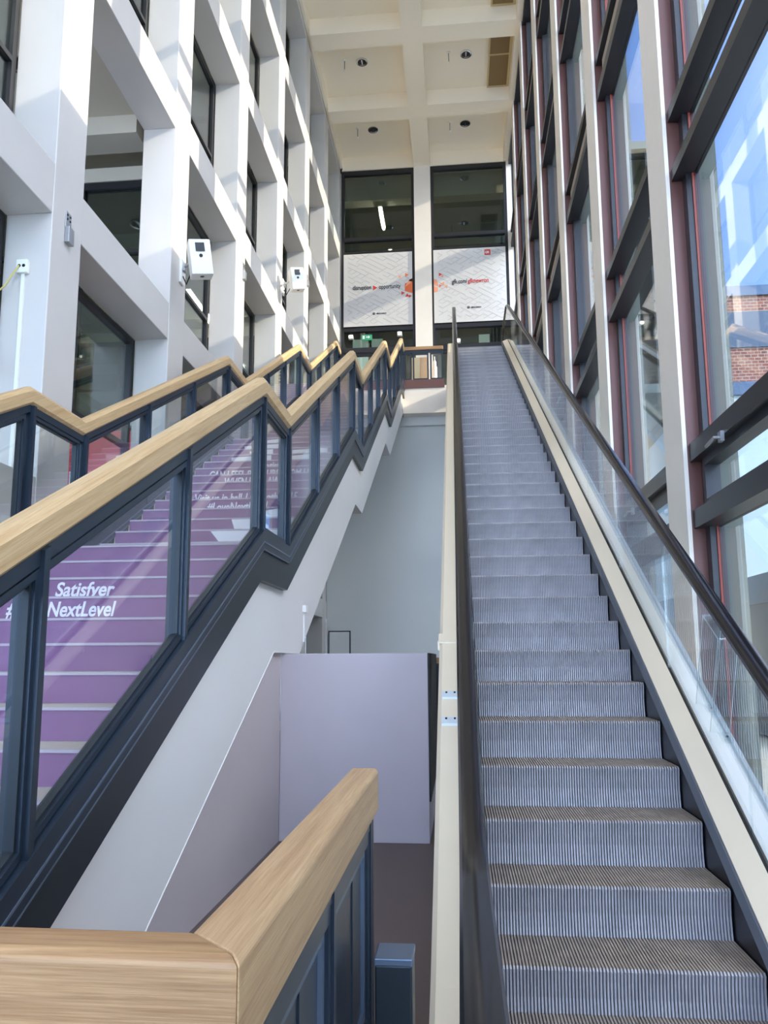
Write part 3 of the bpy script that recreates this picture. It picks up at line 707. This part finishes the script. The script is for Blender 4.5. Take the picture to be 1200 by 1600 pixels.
# parapet block beyond the rail
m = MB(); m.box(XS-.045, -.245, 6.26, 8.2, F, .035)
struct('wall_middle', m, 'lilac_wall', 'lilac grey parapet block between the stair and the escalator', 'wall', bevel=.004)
struct('trim_4', MB().box(-.245, -.232, 6.27, 8.2, F+.3, .035), 'black_gap', 'dark metal edge on the right side of the parapet block', 'trim')
r = root('inner_railing', (-.2, 8.6, F), 'dark railing with wooden top glimpsed between parapet block and escalator', 'railing')
obj('handrail', MB().box(-.30, -.13, 8.4, 8.5, -.06, .0), 'wood_x', r); obj('panel', MB().box(-.30, -.13, 8.42, 8.48, -.9, -.06), 'steel_dark', r); obj('foot_panel', MB().box(-.30, -.13, 8.42, 8.48, F, -.9), 'column_steel', r)
# small fittings on the white stair flank
r = root('wall_detector', (XS, 6.5, .3), 'tiny white detector with cable strip on the white stair flank', 'detector')
obj('body', MB().box(XS-.012, XS+.02, 6.94, 7.04, .40, .46), 'device_white', r); obj('conduit', MB().box(XS-.012, XS+.0, 6.98, 7.0, .14, .40), 'device_white', r)

# ------------------------------------------------------------------ escalator
EM = .2014/.352
def N0(y): return -1.1625 + EM*(y-3.302)
def N(y):
    z = N0(y); lo, hi = F, LZ
    def smax(a, b, r): d = a-b; return max(a, b) if abs(d) > r else (a+b)/2 + (d*d+r*r)/(4*r)
    def smin(a, b, r): return -smax(-a, -b, r)
    return smin(smax(z, lo, .16), hi+.0, .12)
esc = root('escalator', (.62, 3.0, F), 'long escalator with ribbed metal steps rising to the upper landing', 'escalator')
XA, XB = .10, 1.108
def step_mesh():
    m = MB(); y0 = 0.0
    # profile from tread back, nose, riser down (slightly hollow)
    pr = [(.372, 0), (.012, 0), (.0, -.010), (.008, -.05), (.014, -.11), (.010, -.17), (.002, -.225)]
    inner = [(y+.010, z-.010) for y, z in pr]
    n = len(pr)
    # base skin
    vs = []
    for x in (XA, XB): vs += [(x, y, z) for y, z in inner]
    vs += [(XA, .372, -.20), (XB, .372, -.20)]
    fs = [(i, i+1, n+i+1, n+i) for i in range(n-1)]
    fs += [(0,)+tuple(range(1, n))+(2*n,), tuple(range(2*n-1, n-1, -1))+(2*n+1,)]
    m.cur = 0; m.add(vs, fs)
    NR = 78; pit = (XB-XA)/NR
    for i in range(NR):
        a = XA+i*pit+pit*.24; b = XA+(i+1)*pit-pit*.24
        vs = []
        for (y, z), (yi, zi) in zip(pr, inner): vs += [(a, y, z), (b, y, z), (b+pit*.1, yi, zi), (a-pit*.1, yi, zi)]
        fs = []
        for j in range(n-1):
            o = j*4; fs += [(o, o+1, o+5, o+4), (o+1, o+2, o+6, o+5), (o+3, o, o+4, o+7)]
        m.cur = 0
        k0 = len(m.f); m.add(vs, fs)
        for q in range(k0, len(m.f)): m.mi[q] = 1 if (q-k0)//3 >= 1 else 2
    return m
sm = step_mesh()
first = None
for k in range(-3, 44):
    y = 3.302+.352*k; z = N(y)
    if first is None:
        mb2 = MB(); mb2.v = [(vx, vy+y, vz+z) for vx, vy, vz in sm.v]; mb2.f = sm.f; mb2.mi = sm.mi
        first = obj('step', mb2, ['groove', 'esc_rib', 'esc_tread'], esc); fy, fz = y, z
    else:
        copy_child(first, esc, 0, y-fy, z-fz)
ypts = [1.0, 1.6, 2.2, 2.5, 2.65, 2.8, 2.95, 3.1, 3.25, 3.5] + [4+.75*i for i in range(18)] + [17.4, 17.6, 17.75, 17.9, 18.05, 18.2, 18.6, 19.2, 19.6]
base = [(y, N(y)) for y in ypts]
obj('skirt_panel', MB().sweep(base, [(XB+.005, -.32), (XB+.022, -.32), (XB+.022, .075), (XB+.005, .075)]), 'skirt', esc)
obj('skirt_panel', MB().sweep(base, [(XA-.022, -.32), (XA-.005, -.32), (XA-.005, .075), (XA-.022, .075)]), 'skirt', esc)
obj('brush_guard', MB().sweep(base, [(XB-.012, .05), (XB+.022, .05), (XB+.022, .09), (XB+.006, .09)]), 'brush', esc)
GLX, GRX = .018, 1.243
obj('inner_deck', MB().sweep(base, [(XB+.02, .04), (GRX-.018, .04), (GRX-.018, .145), (XB+.014, .10)]), 'deck_cream', esc, label='cream inner deck strip on the right')
obj('inner_deck', MB().sweep(base, [(GLX+.016, .04), (XA-.014, .04), (XA-.006, .10), (GLX+.016, .145)]), 'deck_white', esc, label='bluish white inner deck strip on the left')
obj('glass_channel', MB().sweep(base, [(GRX-.020, .0), (GRX+.016, .0), (GRX+.016, .125), (GRX-.020, .125)]), 'black_gap', esc)
obj('glass_channel', MB().sweep(base, [(GLX-.016, .0), (GLX+.018, .0), (GLX+.018, .125), (GLX-.016, .125)]), 'black_gap', esc)
obj('outer_deck', MB().sweep(base, [(GRX+.014, -.05), (1.425, -.05), (1.425, .06), (1.405, .06), (1.40, .045), (1.335, .075), (GRX+.014, .10)]), 'deck_white', esc, label='pale blue white outer deck on the right')
obj('outer_deck', MB().sweep(base, [(-.128, -.05), (GLX-.014, -.05), (GLX-.014, .10), (-.108, .10), (-.128, .085)]), 'deck_cream', esc, label='cream outer deck on the left')
obj('truss_cladding', MB().sweep(base, [(-.13, -1.0), (1.43, -1.0), (1.43, -.04), (1.38, -.04), (1.38, -.34), (-.09, -.34), (-.09, -.04), (-.13, -.04)]), 'deck_cream', esc)
HY = [1.2, 1.6, 2.0, 2.3, 2.4, 2.5, 2.6, 2.7, 2.8, 3.0, 3.25, 3.5]+[4+.75*i for i in range(18)]+[17.4, 17.6, 17.75, 17.9, 18.05, 18.2, 18.6]
def HZ(y):
    a = N0(y)+.965; b = -.60; r_ = .22; d = a-b; v = max(a, b) if abs(d) > r_ else (a+b)/2+(d*d+r_*r_)/(4*r_)
    return min(v, N(y)+.965) if y > 10 else v
def hr_path():
    pts = []; rad = .36; yc0 = 1.1; z0 = HZ(1.2)
    for a in range(-80, 90, 12):      # lower newel: half circle facing the photographer
        t = math.radians(a); pts.append((yc0-rad*math.cos(t), z0-rad+rad*math.sin(t)))
    pts.append((yc0, z0))
    for y in HY: pts.append((y, HZ(y)))
    zt = N(19.2)+.965
    for a in range(90, -85, -12):
        t = math.radians(a); pts.append((19.0+rad*math.cos(t), zt-rad+rad*math.sin(t)))
    return pts
# glass balustrades, in sheets
HP = lambda y: N(y)
def glass_sheets(x, seams):
    for a, b in zip(seams[:-1], seams[1:]):
        yy_ = sorted(set([a+.004, b-.004] + [t for t in ypts+HY if a+.01 < t < b-.01]))
        obj('glass_panel', MB().band(yy_, lambda y: HZ(y)-.035, lambda y: N(y)+.12, x-.006, x+.006), 'pane_rail', esc)
glass_sheets(GRX, [1.1, 3.75, 5.0, 6.3, 7.6, 8.9, 10.2, 11.5, 12.8, 14.1, 15.4, 16.7, 18.0, 19.3])
glass_sheets(GLX, [1.1, 3.1, 4.4, 5.7, 7.0, 8.3, 9.6, 10.9, 12.2, 13.5, 14.8, 16.1, 17.4, 19.3])
HPATH = hr_path()
cprof = [(-.028, -.030), (-.040, -.022), (-.042, -.006), (-.034, .006), (-.018, .012), (.018, .012), (.034, .006), (.042, -.006), (.040, -.022), (.028, -.030), (.028, -.018), (-.028, -.018)]
for x, lb in ((GLX+.012, 'left handrail belt'), (GRX+.012, 'right handrail belt')):
    h = obj('handrail_belt', MB().sweepn(HPATH, cprof, x), 'rubber', esc, smooth=True, label='glossy black %s' % lb)
    obj('handrail_track', MB().sweepn(HPATH, [(-.024, -.05), (-.024, -.022), (.024, -.022), (.024, -.05)], x), 'rail_track', esc)
obj('comb_plate', MB().box(XA-.03, XB+.03, .4, 2.25, F-.02, F+.012), 'aluminium', esc)
obj('top_plate', MB().box(XA-.03, XB+.03, 18.75, 20.4, LZ-.02, LZ+.008), 'aluminium', esc)
obj('deck_cap', MB().prism([(GRX-.02, N(18.2)), (1.42, N(18.2)), (1.40, N(18.2)+.16), (GRX+.02, N(18.2)+.18)], 18.3, 18.33, 'y'), 'deck_cream', esc)
# seams and brackets on the left outer deck
def decky(y): return N(y)+.10
for y, lb in ((4.78, 'upper'), (4.55, 'lower')):
    r = root('deck_bracket', (-.06, y, decky(y)), '%s of the two small metal brackets screwed to the left escalator deck' % lb, 'bracket', 'brackets on the left escalator deck')
    m = MB(); sl_ = .03*EM
    for a, b, h in ((-.035, .0, .012), (.0, .035, .004)):
        m.prism([(y+a, decky(y+a)), (y+b, decky(y+b)), (y+b, decky(y+b)+h), (y+a, decky(y+a)+h)], -.105, -.008)
    obj('plate', m, 'deck_white', r)
    for x in (-.08, -.032): obj('screw', MB().cyl((x, y+.018, decky(y+.018)+.002), (x, y+.015, decky(y+.018)+.009), .006, 12), 'screw', r)
r = root('deck_joint_cover', (-.06, 5.35, decky(5.35)), 'cream joint cover strip across the left escalator deck', 'cover strip')
obj('strip', MB().prism([(5.32, decky(5.32)), (5.42, decky(5.42)), (5.42, decky(5.42)+.008), (5.32, decky(5.32)+.008)], -.135, .0), 'deck_cream', r)
obj('lip', MB().prism([(5.31, decky(5.31)-.04), (5.33, decky(5.33)-.04), (5.33, decky(5.33)+.01), (5.31, decky(5.31)+.01)], -.14, -.128), 'deck_cream', r)
# clear anti-climb guard on the right outer deck
r = root('anti_climb_guard', (1.36, 4.55, decky(4.55)-.05), 'clear acrylic anti-climb guard on two plates beside the right handrail', 'guard')
def dk(y): return N(y)+.055
top = [(4.30, .10), (4.55, .10)]
for y in (4.70, 4.47):
    m = MB(); m.prism([(y-.02, dk(y-.02)), (y+.05, dk(y+.05)), (y+.05, dk(y+.05)+.012), (y-.02, dk(y-.02)+.012)], 1.30, 1.415); f = obj('foot_plate', m, 'acrylic', r)
    for x in (1.33, 1.39): obj('screw', MB().cyl((x, y+.015, dk(y+.015)+.010), (x, y+.012, dk(y+.015)+.018), .007, 12), 'screw', f)
    obj('upright', MB().prism([(y+.04, dk(y)+.012), (y+.05, dk(y)+.012), (y-.20, dk(y)+.52), (y-.21, dk(y)+.52)], 1.31, 1.41), 'acrylic', r)
obj('top_plate', MB().prism([(4.25, dk(4.47)+.52), (4.51, dk(4.70)+.52), (4.51, dk(4.70)+.53), (4.25, dk(4.47)+.53)], 1.31, 1.41), 'acrylic', r)
# edge lines that show the acrylic's polished edges
m = MB()
for x in (1.31, 1.41):
    for y in (4.70, 4.47): m.tube([(x, y+.045, dk(y)+.012), (x, y-.205, dk(y)+.52)], .0022, 6)
    m.tube([(x, 4.265, dk(4.47)+.525), (x, 4.495, dk(4.70)+.525)], .0022, 6)
obj('polished_edge', m, 'deck_white', r)

# ------------------------------------------------------------------ foreground railing
r = root('foreground_railing', (-.36, 1.2, F), 'thick wooden capped railing with dark steel panels in the foreground', 'railing')
WT, WB = -.40, -.547; xo, xi = -.305, -.410; ye = 3.03; yf = 1.14; yk = 1.243
m = MB(); ch = .012
m.prism([(xi, WB), (xo, WB), (xo, WT-ch), (xo-ch, WT), (xi+ch, WT), (xi, WT-ch)], yf, ye, 'y')
# mitre: cut the corner at 45 degrees by shaping the ends
m2 = MB()
def mitred():
    a = MB()
    pts = [(xi, WB), (xo, WB), (xo, WT-ch), (xo-ch, WT), (xi+ch, WT), (xi, WT-ch)]
    def ym(x): return yf + (xo-x)*(yk-yf)/(xo-xi)
    n = len(pts); vs = [(x, ym(x), z) for x, z in pts] + [(x, ye, z) for x, z in pts]
    a.add(vs, [tuple(range(n)), tuple(range(2*n-1, n-1, -1))] + [(i, i+n, (i+1) % n+n, (i+1) % n) for i in range(n)])
    return a
obj('handrail', mitred(), 'wood_y', r, label='thick pale wooden rail running away from the viewer', bevel=.004)
b = MB(); pts = [(yk, WB), (yf, WB), (yf, WT-ch), (yf+ch, WT), (yk-ch, WT), (yk, WT-ch)]
def xm(y): return xo - (y-yf)*(xo-xi)/(yk-yf) - .0015
n_ = 6; sk = .02
vs = [(xm(y), y, z) for y, z in pts] + [(-1.2, y+.01, z) for y, z in pts]
b.add(vs, [tuple(range(n_)), tuple(range(2*n_-1, n_-1, -1))] + [(i, i+n_, (i+1) % n_+n_, (i+1) % n_) for i in range(n_)])
obj('handrail_return', b, 'wood_x', r, label='browner wooden rail crossing in front of the viewer', bevel=.004)
zt = WB-.002
obj('top_rail', MB().box(-.385, -.325, 1.2, ye-.0, zt-.05, zt), 'steel_blue', r)
spans = ((1.26, 2.08), (2.11, 2.92))
for a, b_ in spans:
    f = MB(); f.ring([(a, F+.14), (b_, F+.14), (b_, zt-.055), (a, zt-.055)], .035, -.383, -.328); fo = obj('panel_frame', f, 'steel_blue', r)
    f = MB(); f.ring([(a+.037, F+.177), (b_-.037, F+.177), (b_-.037, zt-.092), (a+.037, zt-.092)], .03, -.375, -.338); obj('inner_frame', f, 'steel_light_edge', fo)
    obj('infill_panel', MB().box(-.362, -.350, a+.068, b_-.068, F+.208, zt-.123), 'steel_blue', r)
    obj('infill_batten', MB().box(-.365, -.345, (a+b_)/2+.1, (a+b_)/2+.13, F+.208, zt-.123), 'steel_blue', r)
for y in (1.22, 2.095, 2.94, 2.99): obj('post', MB().box(-.39, -.32, y-.014, y+.014, F, zt), 'steel_blue', r)
obj('bottom_rail', MB().box(-.385, -.325, 1.2, ye, F+.08, F+.14), 'steel_blue', r)
m = MB(); m.box(-1.2, -.40, 1.17, 1.22, zt-.06, zt); m.box(-1.2, -.40, 1.17, 1.22, F+.1, F+.16); m.box(-1.24, -1.2, 1.17, 1.22, F, zt); obj('return_frame', m, 'steel_blue', r)
obj('return_panel', MB().box(-1.2, -.40, 1.19, 1.20, F+.16, zt-.06), 'steel_dark', r)
r = root('steel_bollard', (-.22, 2.75, F), 'short dark blue square steel post beside the foreground railing end', 'post')
obj('post_body', MB().box(-.282, -.165, 2.66, 2.80, F, -.945), 'steel_dark', r, bevel=.006); obj('post_cap', MB().box(-.284, -.163, 2.658, 2.802, -.948, -.925), 'steel_light_edge', r, bevel=.004)

# ------------------------------------------------------------------ fittings on the left wall
def wall_box(y, z, lb):
    r = root('wall_camera_box', (XL, y, z), lb, 'wall device', 'white boxes on wall brackets')
    obj('wall_plate', MB().box(XL, XL+.03, y+.30, y+.44, z-.12, z+.20), 'device_white', r, bevel=.005)
    m = MB(); m.tube([(XL+.03, y+.38, z+.10), (XL+.16, y+.25, z+.10), (XL+.28, y+.08, z+.06)], .018); m.box(XL+.02, XL+.06, y+.34, y+.42, z+.05, z+.15); obj('bracket_arm', m, 'aluminium', r)
    obj('cable', MB().tube([(XL+.03, y+.36, z-.02), (XL+.10, y+.3, z-.16), (XL+.2, y+.16, z-.10)], .008), 'screw', r)
    # box, rotated a little towards the hall
    cx, cy_, cz = XL+.37, y, z; w, d, h = .13, .11, .215
    R_ = Matrix.Rotation(math.radians(24), 3, 'Z') @ Matrix.Rotation(math.radians(-9), 3, 'Y') @ Matrix.Rotation(math.radians(6), 3, 'X')
    def rb(x0, x1, y0, y1, z0, z1):
        q = MB(); q.box(x0, x1, y0, y1, z0, z1); q.v = [tuple(R_ @ Vector(v) + Vector((cx, cy_, cz))) for v in q.v]; return q
    obj('housing', rb(-w, w, -d, d, -h, h), 'device_white', r, bevel=.012)
    obj('display', rb(-.055, .055, -d-.008, -d+.001, .06, .17), 'device_black', r, bevel=.004)
    q = MB(); q.cyl((-.0, -d-.006, .01), (0, -d+.001, .01), .022, 20); q.v = [tuple(R_ @ Vector(v) + Vector((cx, cy_, cz))) for v in q.v]; obj('button', q, 'screw', r)
    q = MB(); q.cyl((-.0, -.02, -h-.004), (0, -.02, -h+.001), .025, 20); q.v = [tuple(R_ @ Vector(v) + Vector((cx, cy_, cz))) for v in q.v]; obj('under_socket', q, 'screw', r)
wall_box(8.95, 4.83, 'larger looking white box with display on a wall bracket, nearer of the two')
wall_box(14.75, 7.42, 'further white box with display on a wall bracket, third column of the left wall')
for y, z, lb in ((6.42, 3.83, 'small metal wall plate on the nearest white column'), (12.2, 6.33, 'small metal wall plate on the third white column'), (17.75, 8.9, 'tiny metal wall plate on the fifth white column')):
    r = root('wall_plate', (XL, y, z), lb, 'bracket', 'metal plates on the left wall columns')
    m = MB(); m.box(XL, XL+.01, y-.05, y+.05, z-.02, z+.15); m.box(XL+.0, XL+.045, y-.05, y+.05, z-.15, z-.0); obj('plate', m, 'aluminium', r, bevel=.003)
    for dy in (-.025, .025): obj('screw', MB().cyl((XL+.01, y+dy, z+.08), (XL+.015, y+dy, z+.08), .01, 10).cyl((XL+.01, y+dy, z+.12), (XL+.015, y+dy, z+.12), .01, 10), 'screw', r)
r = root('wall_socket', (-3.66, YC, 3.3), 'double cable socket with conduit and loose cable on the nearest column side', 'socket')
obj('socket_box', MB().box(-3.71, -3.61, YC-.05, YC, 3.27, 3.39), 'device_white', r, bevel=.006)
obj('conduit', MB().box(-3.675, -3.645, YC-.02, YC, F, 3.27), 'device_white', r)
for x in (-3.68, -3.64): obj('outlet', MB().cyl((x, YC-.053, 3.33), (x, YC-.049, 3.33), .014, 12), 'screw', r)
obj('loose_cable', MB().tube([(-3.68, YC-.055, 3.33), (-3.72, YC-.09, 3.22), (-3.76, YC-.11, 3.12), (-3.84, YC-.12, 3.05), (-3.95, YC-.10, 3.09), (-4.05, YC-.08, 3.2)], .008), 'cable_yellow', r, smooth=True)
# red poster inside the lower gallery
yq = 9.45
r = root('red_poster', (-4.5, yq, 1.7), 'red poster in a pale frame behind the left stair railing', 'poster')
m = MB(); x0, x1, z0, z1 = -4.87, -3.86, 1.75, 2.90
for bx in ((x0-.09, x0, z0-.35, z1+.09), (x0, x1, z1, z1+.09), (x1, x1+.05, z0-.35, z1+.09), (x0, x1, z0-.30, z0-.12)): m.box(bx[0], bx[1], yq-.03, yq+.05, bx[2], bx[3])
obj('poster_frame', m, 'device_white', r)
obj('sheet', MB().box(x0, x1, yq, yq+.02, z0, z1-.05), 'red_poster', r)
m = MB(); m.prism([(-4.55, 2.35), (-4.2, 2.45), (-4.2, 2.18)], yq-.003, yq, 'y'); m.prism([(-4.10, 2.84), (-3.96, 2.84), (-3.99, 2.76), (-4.08, 2.76)], yq-.003, yq, 'y'); m.prism([(-4.86, 2.60), (-4.62, 2.80), (-4.58, 2.80), (-4.80, 2.60)], yq-.003, yq, 'y'); m.prism([(-4.86, 2.45), (-4.25, 2.50), (-4.25, 2.485), (-4.86, 2.435)], yq-.003, yq, 'y'); obj('pale_red_shapes', m, 'red_light', r)
obj('white_shape', MB().prism([(-4.24, 2.52), (-4.02, 2.56), (-3.96, 2.40), (-4.20, 2.30)], yq-.005, yq-.001, 'y'), 'letter_white', r)
text('lettering', 'Insi', .30, (-4.84, yq-.005, 2.12), 'letter_white', r, bold=.012, width=.42)

# ------------------------------------------------------------------ outside: seen through the glazing, plus two unseen sun screens
def building(name, x0, x1, y0, y1, h, wm, label, rows, cols, wmn):
    r = root(name, ((x0+x1)/2, (y0+y1)/2, F), label, 'building')
    obj('wall', MB().box(x0, x1, y0, y1, F, h), wm, r)
    for (za, zb) in rows: obj('window_band', MB().box(x0+.1, x1-.1, y0-.06, y0+.01, za, zb), wmn, r)
    obj('parapet', MB().box(x0-.1, x1+.1, y0-.12, y1+.1, h, h+.5), 'facade_blue', r)
building('brick_building', 10.5, 40, 38.2, 50, 17.2, 'brick', 'brick office building with dark window bands beyond the glazing', ((14.6, 16.4), (10.6, 11.6)), 8, 'far_window')
building('podium_building', 9, 25, 30, 37.6, 9.6, 'podium', 'low pale green white building in front of the brick one', (), 0, 'far_window')
building('dark_building', 5.3, 26, 13, 22, .9, 'far_dark', 'low dark blue pavilion outside near the glazing', (), 0, 'far_dark')
building('sun_screen_block', 26, 44, -60, -2.5, 16.0, 'podium', 'long unseen block across the forecourt, shaped to shade the lower hall', (), 0, 'far_window')  # out of view; height set to keep low sun off the lower hall
building('tall_sun_screen_block', 27, 44, -2, 28, 17.0, 'podium', 'taller unseen block beside the long one, shaped to cut the low sun', (), 0, 'far_window')  # also out of view; raised to lift the shadow line further in
for o in bpy.data.objects:
    if '_o' in o: del o['_o']
